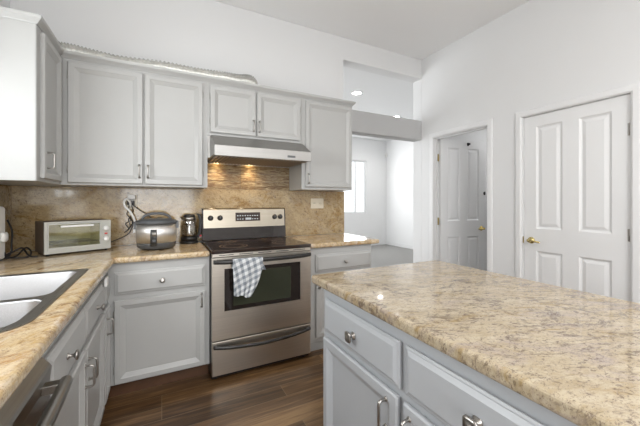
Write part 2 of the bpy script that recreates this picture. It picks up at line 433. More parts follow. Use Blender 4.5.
# windows: sink window, far window, added unseen rear and side glazing
def window(idx, axis, c, a0, a1, z0, z1, mull, depth=.10):
    root = bpy.data.objects.new('window_%d' % idx, None); COL.objects.link(root)
    root['kind'] = 'structure'
    def bx(mb, A0, A1, Z0, Z1, d0, d1):
        return mb.box(c+d0, c+d1, A0, A1, Z0, Z1) if axis == 'x' else mb.box(A0, A1, c+d0, c+d1, Z0, Z1)
    fr = MB(); f = .045
    bx(fr, a0+.001, a0+f, z0+.001, z1-.001, 0, .05); bx(fr, a1-f, a1-.001, z0+.001, z1-.001, 0, .05)
    bx(fr, a0+f, a1-f, z0+.001, z0+f, 0, .05); bx(fr, a0+f, a1-f, z1-f, z1-.001, 0, .05)
    for mm in mull: bx(fr, mm-.025, mm+.025, z0+f, z1-f, 0, .05)
    obj('window_frame', fr, M_TRIM, root, bevel=.003)
    obj('window_pane', bx(MB(), a0+f, a1-f, z0+f, z1-f, .02, .026), M_PANE, root)
    return root
window(1, 'x', XW-.09, .70, 1.90, 1.28, 2.2, [1.3])
window(2, 'y', YR-.08, -.85, .75, .25, 2.6, [-.05])  # unseen rear glazing, added to go with the rear fill light
window(3, 'y', FY+.04, 3.9, 5.213, .93, 2.43, [4.86])

window(4, 'x', -1.065, 3.7, 6.7, .4, 2.6, [5.2], depth=.05)  # unseen opening added around the far room's side fill

# doors of the right wall: frames, casings, leaves
def leaf_mesh(w, h, t, rects):
    """leaf in local coordinates: x 0..w, z 0..h, front face y=0 (looks to -y), back y=t"""
    mb = MB()
    xs = sorted({0, w, *[r[0] for r in rects], *[r[1] for r in rects]})
    zs = sorted({0, h, *[r[2] for r in rects], *[r[3] for r in rects]})
    for y, sgn in ((0, 1), (t, -1)):
        for i in range(len(xs)-1):
            for j in range(len(zs)-1):
                a, b_, c, d = xs[i], xs[i+1], zs[j], zs[j+1]
                isp = any(r[0] <= a and b_ <= r[1] and r[2] <= c and d <= r[3] for r in rects)
                if isp:
                    pr = [(0, 0), (.006, .004), (.016, .010), (.024, .010), (.046, .003)]
                    rings = [[(a+q, y+sgn*dd, c+q), (b_-q, y+sgn*dd, c+q), (b_-q, y+sgn*dd, d-q), (a+q, y+sgn*dd, d-q)] for q, dd in pr]
                    mb.loft(rings, False, True, False, True)
                else:
                    mb.add([(a, y, c), (b_, y, c), (b_, y, d), (a, y, d)], [(0, 1, 2, 3)])
    for (p, q) in (((0, 0), (w, 0)), ((w, 0), (w, h)), ((w, h), (0, h)), ((0, h), (0, 0))):
        mb.add([(p[0], 0, p[1]), (q[0], 0, q[1]), (q[0], t, q[1]), (p[0], t, p[1])], [(0, 1, 2, 3)])
    return mb
def panels4(w):
    a = .100; m = .057
    return [(a, w/2-m, 1.010, 1.930), (w/2+m, w-a, 1.010, 1.930), (a, w/2-m, .20, .810), (w/2+m, w-a, .20, .810)]
def casing(y0, y1, zt, name, cw=.058):
    mb = MB()
    prof = [(0, 0), (0, .012), (.012, .018), (.046, .018), (.058, .010), (.058, 0)]
    def pth(q): return [(y0-q, 0), (y0-q, zt+q), (y1+q, zt+q), (y1+q, 0)]
    rings = []
    for k in range(4):
        ring = []
        for q, d in reversed(prof):
            y, z = pth(.058-q)[k]
            ring.append((XR-.0005-d, y, z))
        rings.append(ring)
    mb.loft(rings, False, True, True, True)
    return struct(name, mb, M_TRIM)
def hinge(mb, x, y, z, hh=.045):
    mb.lathe([(0, -hh), (.007, -hh), (.007, hh), (0, hh)], (x, y, z), (0, 0, 1), 10)
    return mb
# closed door (door_1)
W1 = .726
d1 = bpy.data.objects.new('door_1', None); COL.objects.link(d1); d1['kind'] = 'structure'
d1.location = (XR+.012, 1.665, .012); d1.rotation_euler = (0, 0, -math.pi/2)   # local x -> -Y, front -y -> -X
lf = obj('door_leaf', leaf_mesh(W1, 2.029, .035, panels4(W1)), M_DOOR, d1, local=True)
jb = MB(); jb.box(-.012, -.003, -.0115, .10, -.012, 2.043).box(W1+.003, W1+.0125, -.0115, .10, -.012, 2.043).box(-.003, W1+.003, -.0115, .10, 2.032, 2.042)
obj('door_frame', jb, M_TRIM, d1, local=True)
for z in (.25, 1.01, 1.775):
    obj('hinge', MB().lathe([(0, -.045), (.007, -.045), (.007, .045), (0, .045)], (W1+.001, -.004, z), (0, 0, 1), 10).box(W1-.012, W1+.012, -.004, -.0005, z-.044, z+.044), M_NICK, d1, local=True)
kn = obj('door_handle', MB().lathe([(0, 0), (.030, 0), (.030, .004), (.024, .010), (.011, .014), (.010, .034), (.014, .040), (.014, .052), (0, .056)], (.062, 0, .90), (0, -1, 0), 24)
         .tube(smoothpath([(.062, -.046, .90), (.085, -.050, .902), (.115, -.047, .897), (.150, -.040, .892)], 5), .008, 10, radii=None), M_BRSATIN, d1, local=True)
obj('latch_plate', MB().box(-.006, -.001, -.0135, -.006, .87, .93), M_BRASS, d1, local=True)
casing(.928, 1.676, 2.045, 'trim_1')
# open door (door_2): hinged at the far jamb, swung into the hall
d2 = bpy.data.objects.new('door_2', None); COL.objects.link(d2); d2['kind'] = 'structure'
d2.location = (XR+.085, 2.690, .012); d2.rotation_euler = (0, 0, math.radians(-9.5))
W2 = .695
obj('door_leaf', leaf_mesh(W2, 2.029, .035, panels4(W2)), M_DOOR, d2, local=True)
obj('door_handle', MB().lathe([(0, 0), (.030, 0), (.030, .004), (.024, .010), (.011, .014), (.010, .034), (.014, .040), (.014, .052), (0, .056)], (W2-.062, 0, .905), (0, -1, 0), 24)
    .tube(smoothpath([(W2-.062, -.046, .905), (W2-.085, -.050, .902), (W2-.115, -.047, .899), (W2-.145, -.042, .902)], 5), .008, 10), M_BRASS, d2, local=True)
obj('robe_hook', MB().lathe([(0, 0), (.018, 0), (.016, .006), (.006, .010), (.006, .026), (.011, .030), (0, .036)], (.42, 0, 1.985), (0, -1, 0), 16, sy=1.3), M_BLACK, d2, local=True)
obj('latch_plate', MB().box(W2, W2+.004, .004, .030, 1.32, 1.40).lathe([(0, 0), (.013, 0), (.013, .012), (0, .012)], (W2-.014, 0, 1.36), (0, -1, 0), 12, sy=1.8), M_BLACK, d2, local=True)
b = MB(); b.box(XR+.0005, XR+.1195, 2.727, 2.7395, 0, 2.0585).box(XR+.0005, XR+.1195, 2.0055, 2.018, 0, 2.0585).box(XR+.0005, XR+.1195, 2.018, 2.727, 2.046, 2.0585)
b.box(XR+.045, XR+.058, 2.716, 2.727, 0, 2.046).box(XR+.045, XR+.058, 2.018, 2.029, 0, 2.046).box(XR+.045, XR+.058, 2.029, 2.716, 2.035, 2.046)
fr2 = struct('trim_2', b, M_TRIM)
for z in (.25, 1.02, 1.81):
    obj('hinge', MB().lathe([(0, -.045), (.007, -.045), (.007, .045), (0, .045)], (XR+.070, 2.718, z), (0, 0, 1), 10).box(XR+.060, XR+.10, 2.7245, 2.7269, z-.044, z+.044), M_BRASS, fr2)
casing(2.018, 2.727, 2.05, 'trim_3')

# ------------------------------------------------------------------ cabinetry helpers
DOORP = [(.004, 0), (.004, .007), (0, .007), (0, .015), (.005, .021), (.034, .021), (.038, .018), (.060, .008), (.062, .006), (.064, .006)]
DRAWP = [(.004, 0), (.004, .006), (0, .006), (0, .011), (.006, .014), (.009, .014), (.022, .021), (.026, .021)]
def face(o, ua, nrm): return Vector(o), Vector(ua), Vector(nrm)
UP = (0, 0, 1)
def pull(parent, p, nrm, ln=.088, r=.0048, out=.030):
    """vertical D pull, p = middle point on the face"""
    p = Vector(p); n = Vector(nrm); u = Vector(UP)
    pts = [p-u*ln/2, p-u*ln/2+n*(out-.010), p-u*(ln/2-.003)+n*(out-.003), p-u*(ln/2-.010)+n*out, p+u*(ln/2-.010)+n*out, p+u*(ln/2-.003)+n*(out-.003), p+u*ln/2+n*(out-.010), p+u*ln/2]
    return obj('pull_handle', MB().tube(pts, r, 8).lathe([(0, 0), (.008, 0), (.008, .003), (0, .003)], p-u*ln/2, nrm, 12).lathe([(0, 0), (.008, 0), (.008, .003), (0, .003)], p+u*ln/2, nrm, 12), M_NICK, parent)
def knob(parent, p, nrm, square=False, s=1.0):
    pw = 4.5 if square else None
    prof = [(0, 0), (.011*s, 0), (.011*s, .003), (.006*s, .007), (.0055*s, .017), (.012*s, .021), (.0165*s, .0235), (.0165*s, .0285), (.012*s, .031), (0, .0315)]
    return obj('knob', MB().lathe(prof, p, nrm, 28, power=pw), M_NICK, parent)
def cab_hinge(parent, p, ua, nrm):
    p = Vector(p); ua = Vector(ua); n = Vector(nrm)
    mb = MB()
    mb.lathe([(0, -.024), (.0042, -.024), (.0042, .024), (0, .024)], p+n*.012, (0, 0, 1), 8)
    q = p+n*.001
    c = [q-ua*.009, q+ua*.003]
    vs = []
    for z in (-.02, .02):
        for a in c:
            for d in (0, .002): vs.append(a+n*d+Vector((0, 0, z)))
    mb.add(vs, [(0, 1, 3, 2), (4, 6, 7, 5), (0, 4, 5, 1), (2, 3, 7, 6), (0, 2, 6, 4), (1, 5, 7, 3)])
    return obj('hinge', mb, M_NICK, parent)
def cdoor(parent, o, ua, nrm, w, h, hand=None, hz=None, hing=None, mat=None, prof=None):
    """o = lower corner on the face; ua = width direction; hand = distance of the pull along ua; hing = side of the hinges (0 or w)"""
    mb = MB().panel(o, ua, UP, nrm, w, h, prof or DOORP)
    d = obj('door', mb, mat or M_CAB, parent, bevel=0)
    O = Vector(o); U = Vector(ua); N = Vector(nrm)
    if hand is not None: pull(d, O+U*hand+Vector((0, 0, hz))+N*.021, nrm)
    if hing is not None:
        for f in (.09, h-.09):
            cab_hinge(d, O+U*(hing)+Vector((0, 0, f)), U if hing > 0 else -U, nrm)
    return d
def cdrawer(parent, o, ua, nrm, w, h, square=False, mat=None, kpos=None, s=1.0):
    d = obj('drawer', MB().panel(o, ua, UP, nrm, w, h, DRAWP), mat or M_CAB, parent)
    knob(d, Vector(o)+Vector(ua)*(kpos if kpos is not None else w/2)+Vector((0, 0, h/2))+Vector(nrm)*.021, nrm, square, s)
    return d
E_ = .0008
YB = 2.323; YU = 2.604; XL = -.303; XLu = -.602
BT = .8735      # top of base cabinets
FY_ = (0, -1, 0); FXp = (1, 0, 0); FXn = (-1, 0, 0)

# ------------------------------------------------------------------ upper cabinets
ZB, ZT = 1.377, 2.225
c = thing('upper_cabinet', 'tall grey double door wall cabinet between the corner and the range hood', 'cabinet', (-.14, 2.76, ZB), group='grey wall cabinets')
obj('body', MB().box(XLu+E_, .3265, YU, YW-E_, ZB, ZT), M_CAB, c, bevel=.002)
cdoor(c, (-.559, YU-.0003, 1.392), (1, 0, 0), FY_, .436, .81, hand=.436-.022, hz=.092, hing=0)
cdoor(c, (-.112, YU-.0003, 1.392), (1, 0, 0), FY_, .402, .81, hand=.022, hz=.092, hing=.402)
c = thing('upper_cabinet', 'short grey two door wall cabinet directly above the range hood', 'cabinet', (.72, 2.76, 1.795), group='grey wall cabinets')
obj('body', MB().box(.327, 1.1515, YU, YW-E_, 1.795, ZT), M_CAB, c, bevel=.002)
cdoor(c, (.345, YU-.0003, 1.822), (1, 0, 0), FY_, .372, .38, hand=.350, hz=.085, hing=0)
cdoor(c, (.727, YU-.0003, 1.822), (1, 0, 0), FY_, .405, .38, hand=.020, hz=.085, hing=.405)
c = thing('upper_cabinet', 'single door grey wall cabinet at the right end, beside the range hood', 'cabinet', (1.43, 2.76, ZB), group='grey wall cabinets')
obj('body', MB().box(1.152, 1.707, YU, YW-E_, ZB, ZT), M_CAB, c, bevel=.002)
cdoor(c, (1.186, YU-.0003, 1.402), (1, 0, 0), FY_, .510, .805, hand=.024, hz=.075)
c = thing('upper_cabinet', 'grey wall cabinet on the left wall, its plain end panel towards the sink', 'cabinet', (-.77, 2.4, ZB), group='grey wall cabinets')
obj('body', MB().box(XW+E_, XLu, 2.178, YW-E_, ZB, ZT), M_CAB, c, bevel=.002)
obj('end_panel', MB().box(XW+E_, XLu-.003, 2.1745, 2.1779, ZB+.001, ZT-.001), M_CAB, c)
cdoor(c, (XLu+.0003, 2.225, 1.395), (0, 1, 0), FXp, .345, .81, hand=.05, hz=.105, prof=DOORP)

# crown moulding, L shaped
prof = [(0, 2.2252), (.004, 2.2252), (.007, 2.232), (.018, 2.243), (.025, 2.250), (.027, 2.262), (.027, 2.268), (0, 2.268)]
mb = MB(); rings = []
for k in range(5):
    ring = []
    for o, z in prof:
        pts = [(XW+E_, 2.178-o), (XLu+o, 2.178-o), (XLu+o, YU-o), (1.707+o, YU-o), (1.707+o, YW-E_)]
        ring.append((*pts[k], z))
    rings.append(ring)
mb.loft(rings, False, True, True, True)
mb.box(XW+E_, XLu, 2.1785, YW-E_, 2.2252, 2.240).box(XLu, 1.7065, YU+.001, YW-E_, 2.2252, 2.240)
struct('trim_4', mb, M_CAB)

# ribbed duct lying on top of the cabinets
mb = MB(); pts = []; rad = []
n = 150
ctrl = smoothpath([(-.88, 2.74, 0), (-.72, 2.69, 0), (-.58, 2.68, 0), (-.35, 2.68, 0), (-.05, 2.68, 0), (.25, 2.68, 0), (.50, 2.68, 0), (.62, 2.68, 0), (.70, 2.68, 0), (.76, 2.68, 0)], 22)
for i, p in enumerate(ctrl):
    t = i/(len(ctrl)-1)
    rr = .060 + .002*math.sin(t*31)-.009*math.exp(-((t-.36)/.12)**2)+.007*math.exp(-((t-.82)/.1)**2)
    if t > .88: rr *= 1-.8*((t-.88)/.12)**1.5
    rad.append(rr*(1.0 if i % 2 else .82)); q = Vector(p); q.z = max(q.z-.0, 2.2405+rr); pts.append(q)
mb.tube(pts, .03, 14, radii=rad)
tag(obj('ribbed_duct', mb, M_DUCT, origin=(0, 2.67, 2.2405)), 'silvery ribbed flexible duct lying along the top of the wall cabinets', 'duct')

# ------------------------------------------------------------------ range hood
hd = thing('range_hood', 'stainless steel under-cabinet range hood with slanted front above the stove', 'range hood', (.74, 2.7, 1.605))
x0, x1 = .346, 1.1395
yz = [(YW-.002, 1.62), (2.385, 1.62), (2.378, 1.607), (2.367, 1.607), (2.367, 1.688), (2.385, 1.698), (2.56, 1.794), (YW-.002, 1.794)]
obj('canopy', MB().loft([[(x0, y, z) for y, z in yz], [(x1-.002, y, z) for y, z in yz]], False, True, True, True), M_HOOD, hd, bevel=.003)
obj('side_filler', MB().box(.3275, .3455, 2.61, YW-.002, 1.62, 1.794), M_HOOD, hd)
f = MB(); f.box(x0+.012, x1-.02, 2.395, 2.86, 1.610, 1.6195)
fl = obj('filter', f, M_BLACK, hd)
s_ = MB()
for i in range(27):
    xx = x0+.018+i*.0282
    s_.box(xx, xx+.013, 2.40, 2.855, 1.6035, 1.6099)
obj('filter_slats', s_, M_FILT, fl)
for xx in (.44, .74):
    lp = obj('hood_lamp', MB().lathe([(0, 0), (.028, 0), (.030, .006), (0, .006)], (xx, 2.875, 1.6135), (0, 0, 1), 20), M_WARM, hd)
    L = bpy.data.lights.new('hood_lamp_light', 'SPOT'); L.energy = 5.0; L.color = (1, .78, .50); L.spot_size = 2.4; L.spot_blend = 1; L.shadow_soft_size = .02
    lo = bpy.data.objects.new('hood_lamp_light', L); COL.objects.link(lo); lo.location = (xx, 2.84, 1.600)
obj('button', MB().box(.92, .99, 2.3655, 2.3669, 1.628, 1.646), M_CHAR, hd)

# ------------------------------------------------------------------ backsplash: granite slabs, stone tiles over the stove
tag(obj('granite_backsplash', MB().box(XW+.0155, .345, 2.908, YW-E_, .9155, 1.3762).box(.345, 1.152, 2.908, YW-E_, .9155, 1.3762).box(1.152, 1.803, 2.908, YW-E_, .9155, 1.3762), G_BCK),
    'brown speckled granite slab covering the wall between counter and wall cabinets', 'backsplash')
tag(obj('granite_backsplash', MB().box(XW+E_, XW+.015, .5, 2.9222, .9155, 1.2785).box(XW+E_, XW+.015, 1.905, 2.9222, 1.2785, 1.3762), G_BCK),
    'brown granite slab on the left wall behind the white appliance', 'backsplash')
tp = thing('stone_tile_panel', 'brown streaked stone tile panel on the wall between hood and granite', 'tile panel', (.74, 2.915, 1.377))
obj('grout', MB().box(.346, 1.1515, 2.914, YW-E_, 1.3765, 1.6065), M_GROUT, tp)
rows = [(1.3775, 1.4515), (1.4535, 1.5275), (1.5295, 1.6065)]
cuts = [[.347, .655, .80, 1.15], [.347, .655, .80, 1.15], [.347, .655, .80, 1.15]]
for (z0, z1), cc in zip(rows, cuts):
    for a, b_ in zip(cc[:-1], cc[1:]):
        obj('tile', MB().box(a+.001, b_-.001, 2.909, 2.9139, z0, z1), M_TILE, tp, bevel=.001)

# ------------------------------------------------------------------ base cabinets
GRP = 'grey base cabinets along the walls'
c = thing('base_cabinet', 'grey base cabinet with one drawer and one door left of the stove', 'cabinet', (0, 2.6, 0), group=GRP)
obj('body', MB().box(XL+E_, .3045, YB, YW-E_, .10, BT), M_CAB, c, bevel=.002)
obj('toe_kick', MB().box(XL+E_, .3045, YB+.06, YW-.02, .0005, .0998), M_WOODK, c, label='dark brown wooden toe kick')
cdrawer(c, (-.266, YB-.0003, .672), (1, 0, 0), FY_, .540, .145)
cdoor(c, (-.268, YB-.0003, .108), (1, 0, 0), FY_, .542, .530, hand=.542-.025, hz=.53-.065, hing=0)
c = thing('base_cabinet', 'grey base cabinet with one drawer right of the stove, at the counter end', 'cabinet', (1.42, 2.6, 0), group=GRP)
obj('body', MB().box(1.102, 1.733, YB, YW-E_, .075, BT), M_CAB, c, bevel=.002)
obj('toe_kick', MB().box(1.110, 1.729, YB+.012, YW-.02, .0005, .0748), M_CABD, c)
cdrawer(c, (1.151, YB-.0003, .668), (1, 0, 0), FY_, .571, .148)
cdoor(c, (1.151, YB-.0003, .115), (1, 0, 0), FY_, .571, .530, hand=.025, hz=.53-.065)
# corner cabinet on the left run (fills the blind corner)
c = thing('base_cabinet', 'narrow grey base cabinet in the corner of the left counter', 'cabinet', (-.62, 2.5, 0), group=GRP)
obj('body', MB().box(XW+.002, XL, 2.0925, YW-E_, .10, BT), M_CAB, c, bevel=.002)
obj('toe_kick', MB().box(XW+.02, XL-.06, 2.0925, YW-.02, .0005, .0998), M_WOODK, c)
d = cdrawer(c, (XL+.0003, 2.105, .672), (0, 1, 0), FXp, .175, .145)
for ch in list(d.children): bpy.data.objects.remove(ch)
cdoor(c, (XL+.0003, 2.105, .108), (0, 1, 0), FXp, .175, .530, hand=.04, hz=.53-.10,
      prof=[(.004, 0), (.004, .007), (0, .007), (0, .015), (.005, .021), (.030, .021), (.033, .018), (.046, .008), (.05, .006)])
# child lock on the counter edge above the corner drawer
tag(obj('child_lock', MB().box(XL+.0215, XL+.036, 2.03, 2.085, .795, .845), M_WHITE, bevel=.006, seg=3, origin=(XL+.02, 2.06, .795)), 'small white plastic catch stuck on the drawer under the counter edge', 'catch')
# sink base
c = thing('base_cabinet', 'grey sink base cabinet with two drawer fronts above two doors', 'cabinet', (-.62, 1.6, 0), group=GRP)
for nm, mbx in (('body', MB().box(XW+.002, XL, 1.1285, 2.092, .10, .70).box(XL-.02, XL, 1.1285, 2.092, .70, BT).box(XW+.002, XL-.02, 1.1285, 1.142, .70, BT).box(XW+.002, XL-.02, 2.078, 2.092, .70, BT)),):
    obj(nm, mbx, M_CAB, c)
obj('toe_kick', MB().box(XW+.02, XL-.06, 1.1285, 2.092, .0005, .0998), M_WOODK, c)
cdrawer(c, (XL+.0003, 1.135, .672), (0, 1, 0), FXp, .455, .145, kpos=.17)
cdrawer(c, (XL+.0003, 1.602, .672), (0, 1, 0), FXp, .470, .145, kpos=.235)
cdoor(c, (XL+.0003, 1.135, .108), (0, 1, 0), FXp, .470, .53, hand=.47-.03, hz=.53-.10)
cdoor(c, (XL+.0003, 1.614, .108), (0, 1, 0), FXp, .458, .53, hand=.03, hz=.53-.10)
# base beyond the dishwasher (towards the camera, carries the counter)
c = thing('base_cabinet', 'grey base cabinet on the near side of the dishwasher', 'cabinet', (-.62, .2, 0), group=GRP)
obj('body', MB().box(XW+.002, XL, -.30, .5195, .10, BT), M_CAB, c, bevel=.002)
obj('toe_kick', MB().box(XW+.02, XL-.06, -.30, .5195, .0005, .0998), M_WOODK, c)
cdrawer(c, (XL+.0003, -.28, .672), (0, 1, 0), FXp, .78, .145)
cdoor(c, (XL+.0003, -.28, .108), (0, 1, 0), FXp, .38, .53, hand=.35, hz=.43)
cdoor(c, (XL+.0003, .11, .108), (0, 1, 0), FXp, .39, .53, hand=.03, hz=.43)
# dishwasher
dw = thing('dishwasher', 'stainless steel dishwasher with a bar handle under the left counter', 'dishwasher', (-.62, .82, 0))
obj('body', MB().box(XW+.02, XL-.001, .522, 1.126, .10, .870), M_CHAR, dw)
obj('toe_kick', MB().box(XW+.02, XL-.05, .522, 1.126, .0005, .0998), M_BLACK, dw)
yz = [(XL, .115), (XL+.022, .115), (XL+.022, .76), (XL+.026, .800), (XL+.022, .808), (XL-.0, .835)]
obj('door', MB().loft([[(x, y, z) for x, z in yz] for y in (.524, 1.124)], False, True, True, True), M_DW, dw, bevel=.003)
hh = MB().tube(smoothpath([(XL+.066, .57, .765), (XL+.070, .70, .765), (XL+.071, .84, .765), (XL+.070, .98, .765), (XL+.066, 1.085, .765)], 5), .016, 12)
hh.box(XL+.022, XL+.060, 1.045, 1.075, .755, .778).box(XL+.022, XL+.060, .585, .615, .755, .778)
obj('bar_handle', hh, M_DW, dw, bevel=.002)

# ------------------------------------------------------------------ countertops
def grid_slab(xs, ys, fill, z0, z1):
    mb = MB(); F = {(i, j): fill((xs[i]+xs[i+1])/2, (ys[j]+ys[j+1])/2) for i in range(len(xs)-1) for j in range(len(ys)-1)}
    for (i, j), ok in F.items():
        if not ok: continue
        a, b_, c_, d_ = xs[i], xs[i+1], ys[j], ys[j+1]
        for z in (z0, z1): mb.add([(a, c_, z), (b_, c_, z), (b_, d_, z), (a, d_, z)], [(0, 1, 2, 3)])
        for di, dj, p, q in ((-1, 0, (a, c_), (a, d_)), (1, 0, (b_, c_), (b_, d_)), (0, -1, (a, c_), (b_, c_)), (0, 1, (a, d_), (b_, d_))):
            if not F.get((i+di, j+dj), False):
                mb.add([(*p, z0), (*q, z0), (*q, z1), (*p, z1)], [(0, 1, 2, 3)])
    return mb
SX0, SX1, SY0, SY1 = -.895, -.352, 1.105, 1.958    # counter cut-out
XC = -.262; YC = 2.285
xs = [XW+.003, SX0, SX1, XC, .3035]; ys = [-.32, SY0, SY1, YC, 2.907]
mb = grid_slab(xs, ys, lambda x, y: (y > YC or x < XC) and not (SX0 < x < SX1 and SY0 < y < SY1), .8745, .914)
for cx, sg in ((SX1, -1), (SX0, 1)):
    arc = [(cx, SY0)]+[(cx+sg*.10-sg*.10*math.sin(math.radians(t)), SY0+.10-.10*math.cos(math.radians(t))) for t in range(0, 91, 10)]
    for z in (.8745, .914): mb.add([(*p, z) for p in arc], [(0, k, k+1) for k in range(1, len(arc)-1)])
    mb.add([(*p, z) for z in (.8745, .914) for p in arc[1:]], [(k, k+1, k+11, k+10) for k in range(9)])
ctop = obj('granite_countertop', mb, G_CTR, merge=True, bevel=.014, seg=4)
ctop.modifiers['b'].limit_method = 'WEIGHT'
me = ctop.data; wt = me.attributes.new('bevel_weight_edge', 'FLOAT', 'EDGE')
def inhole(v): return SX0-.001 <= v.co.x <= SX1+.001 and SY0-.001 <= v.co.y <= SY1+.001
efs = {}
for p in me.polygons:
    for k in p.edge_keys: efs.setdefault(k, []).append(p.normal)
for e in me.edges:
    a, b_ = (me.vertices[i] for i in e.vertices); nn = efs.get(tuple(sorted(e.vertices)), [])
    if len(nn) == 2 and nn[0].dot(nn[1]) < .5 and not (inhole(a) and inhole(b_)): wt.data[e.index].value = 1.0
tag(ctop, 'L-shaped golden beige granite countertop with the sink, left of the stove', 'countertop')
tag(obj('granite_countertop', grid_slab([1.0715, 1.806], [YC, 2.907], lambda x, y: True, .8745, .914), G_CTR, merge=True, bevel=.014, seg=4),
    'short golden beige granite countertop right of the stove', 'countertop')

# ------------------------------------------------------------------ sink
sk = thing('kitchen_sink', 'stainless steel double bowl sink set in the left counter', 'sink', (-.62, 1.53, .914))
ox0, ox1, oy0, oy1 = -.905, -.335, 1.092, 1.972
ym = 1.455; zf = .9175
rim = MB()
def ring(x0, x1, y0, y1, rad, z): return rrect(x0, x1, y0, y1, rad, z)
s = .0012
halves = [(oy0, ym, [.115, s, s, .115], (oy0+.032, ym-.016)), (ym, oy1, [s, .02, .02, s], (ym+.016, oy1-.036))]
for (a, b_, rd, (i0, i1)) in halves:
    rim.loft([ring(ox0, ox1, a, b_, rd, .9143), ring(ox0, ox1, a, b_, rd, zf), ring(ox0+.075, ox1-.036, i0, i1, [.085 if rd[0] > .1 else .05, .05, .05, .085 if rd[0] > .1 else .05], zf)], False)
obj('rim', rim, M_SRIM, sk)
for (a, b_, rd, (i0, i1)) in halves:
    big = rd[0] > .1
    def R(q, z, k=1.0): return ring(ox0+.075+q, ox1-.036-q, i0+q, i1-q, [(.085 if big else .05)*k, .05*k, .05*k, (.085 if big else .05)*k], z)
    bs = obj('bowl', MB().loft([R(0, zf), R(.003, zf-.006), R(.012, zf-.15), R(.022, zf-.178), R(.05, zf-.19)], True, True, False, True), M_SINK, sk, solid=.0015)
    obj('drain', MB().lathe([(0, 0), (.045, 0), (.042, .003), (.02, .001), (0, .001)], ((ox0+ox1)/2, (i0+i1)/2, zf-.1885), (0, 0, 1), 24), M_NICK, bs)

# ------------------------------------------------------------------ stove
st = thing('stove', 'freestanding stainless steel electric range with black glass cooktop', 'stove', (.687, 2.55, 0))
sx0, sx1, sf = .3065, 1.0685, 2.229
obj('body', MB().box(sx0+.002, sx1-.002, sf+.042, 2.900, .012, .898), M_BLACK, st, bevel=.003)
for xx in (.34, 1.03):
    for yy in (2.30, 2.86):
        obj('foot', MB().lathe([(0, 0), (.016, 0), (.016, .012), (0, .012)], (xx, yy, .0005), (0, 0, 1), 12), M_BLACK, st)
ct = obj('cooktop', MB().box(sx0, sx1, sf-.006, 2.785, .8985, .925), M_COOK, st, bevel=.006, seg=3)
for (cx, cy, r) in ((.49, 2.40, .105), (.88, 2.40, .078), (.49, 2.655, .075), (.88, 2.655, .098)):
    mb = MB()
    for ra, rb in ((r, r-.007), (r*.72, r*.72-.004)):
        mb.loft([[(cx+q*math.cos(t*math.pi/24), cy+q*math.sin(t*math.pi/24), .9253) for t in range(48)] for q in (ra, rb)], False)
    obj('burner_ring', mb, M_RING, ct)
obj('vent_trim', MB().box(sx0+.004, sx1-.004, sf+.004, sf+.0415, .874, .898), M_STEEL, st, bevel=.002)
vs_ = MB()
for i in range(5): vs_.box(sx0+.05+i*.14, sx0+.15+i*.14, sf+.0025, sf+.0045, .884, .889)
obj('vent_slots', vs_, M_BLACK, st)
# door with its window recess
dm = MB()
dx0, dx1, dz0, dz1 = sx0+.003, sx1-.003, .292, .870
wx0, wx1, wz0, wz1 = .392, .975, .490, .790
dm.box(dx0, wx0, sf, sf+.041, dz0, dz1).box(wx1, dx1, sf, sf+.041, dz0, dz1).box(wx0, wx1, sf, sf+.041, dz0, wz0).box(wx0, wx1, sf, sf+.041, wz1, dz1)
od = obj('oven_door', dm, M_STEEL, st)
ow = obj('oven_window', MB().box(wx0+.0005, wx1-.0005, sf+.002, sf+.036, wz0+.0005, wz1-.0005), M_GLASSBLK, od)
obj('inner_glass', MB().box(.455, .895, sf+.0005, sf+.0019, .520, .762), M_OVENG, ow, bevel=.0003)
hp = [(sx0+.012, sf-.020, .845), (sx0+.10, sf-.040, .843), (sx0+.25, sf-.050, .842), (.6875, sf-.054, .842), (sx1-.25, sf-.050, .842), (sx1-.10, sf-.040, .843), (sx1-.012, sf-.020, .845)]
def bar(path, hy, hz):
    rings = []
    for p in smoothpath(path, 6):
        x, y, z = p
        rings.append([(x, y+hy*math.cos(a)*.999, z+hz*math.sin(a)) for a in [2*math.pi*k/12 for k in range(12)]])
    return MB().loft(rings, True, True, True, True)
hm = bar(hp, .010, .015); hm.box(sx0+.010, sx0+.040, sf-.022, sf-.0005, .832, .858).box(sx1-.040, sx1-.010, sf-.022, sf-.0005, .832, .858)
obj('oven_handle', hm, M_BLACK, od)
dr = obj('warming_drawer', MB().box(dx0, dx1, sf+.002, sf+.041, .045, .282), M_STEEL, st, bevel=.004)
hp2 = [(sx0+.012, sf-.012, .252), (sx0+.15, sf-.030, .238), (.6875, sf-.040, .228), (sx1-.15, sf-.030, .238), (sx1-.012, sf-.012, .252)]
hm = bar(hp2, .010, .013); hm.box(sx0+.010, sx0+.035, sf-.012, sf+.0015, .243, .262).box(sx1-.035, sx1-.010, sf-.012, sf+.0015, .243, .262)
obj('drawer_handle', hm, M_BLACK, dr)
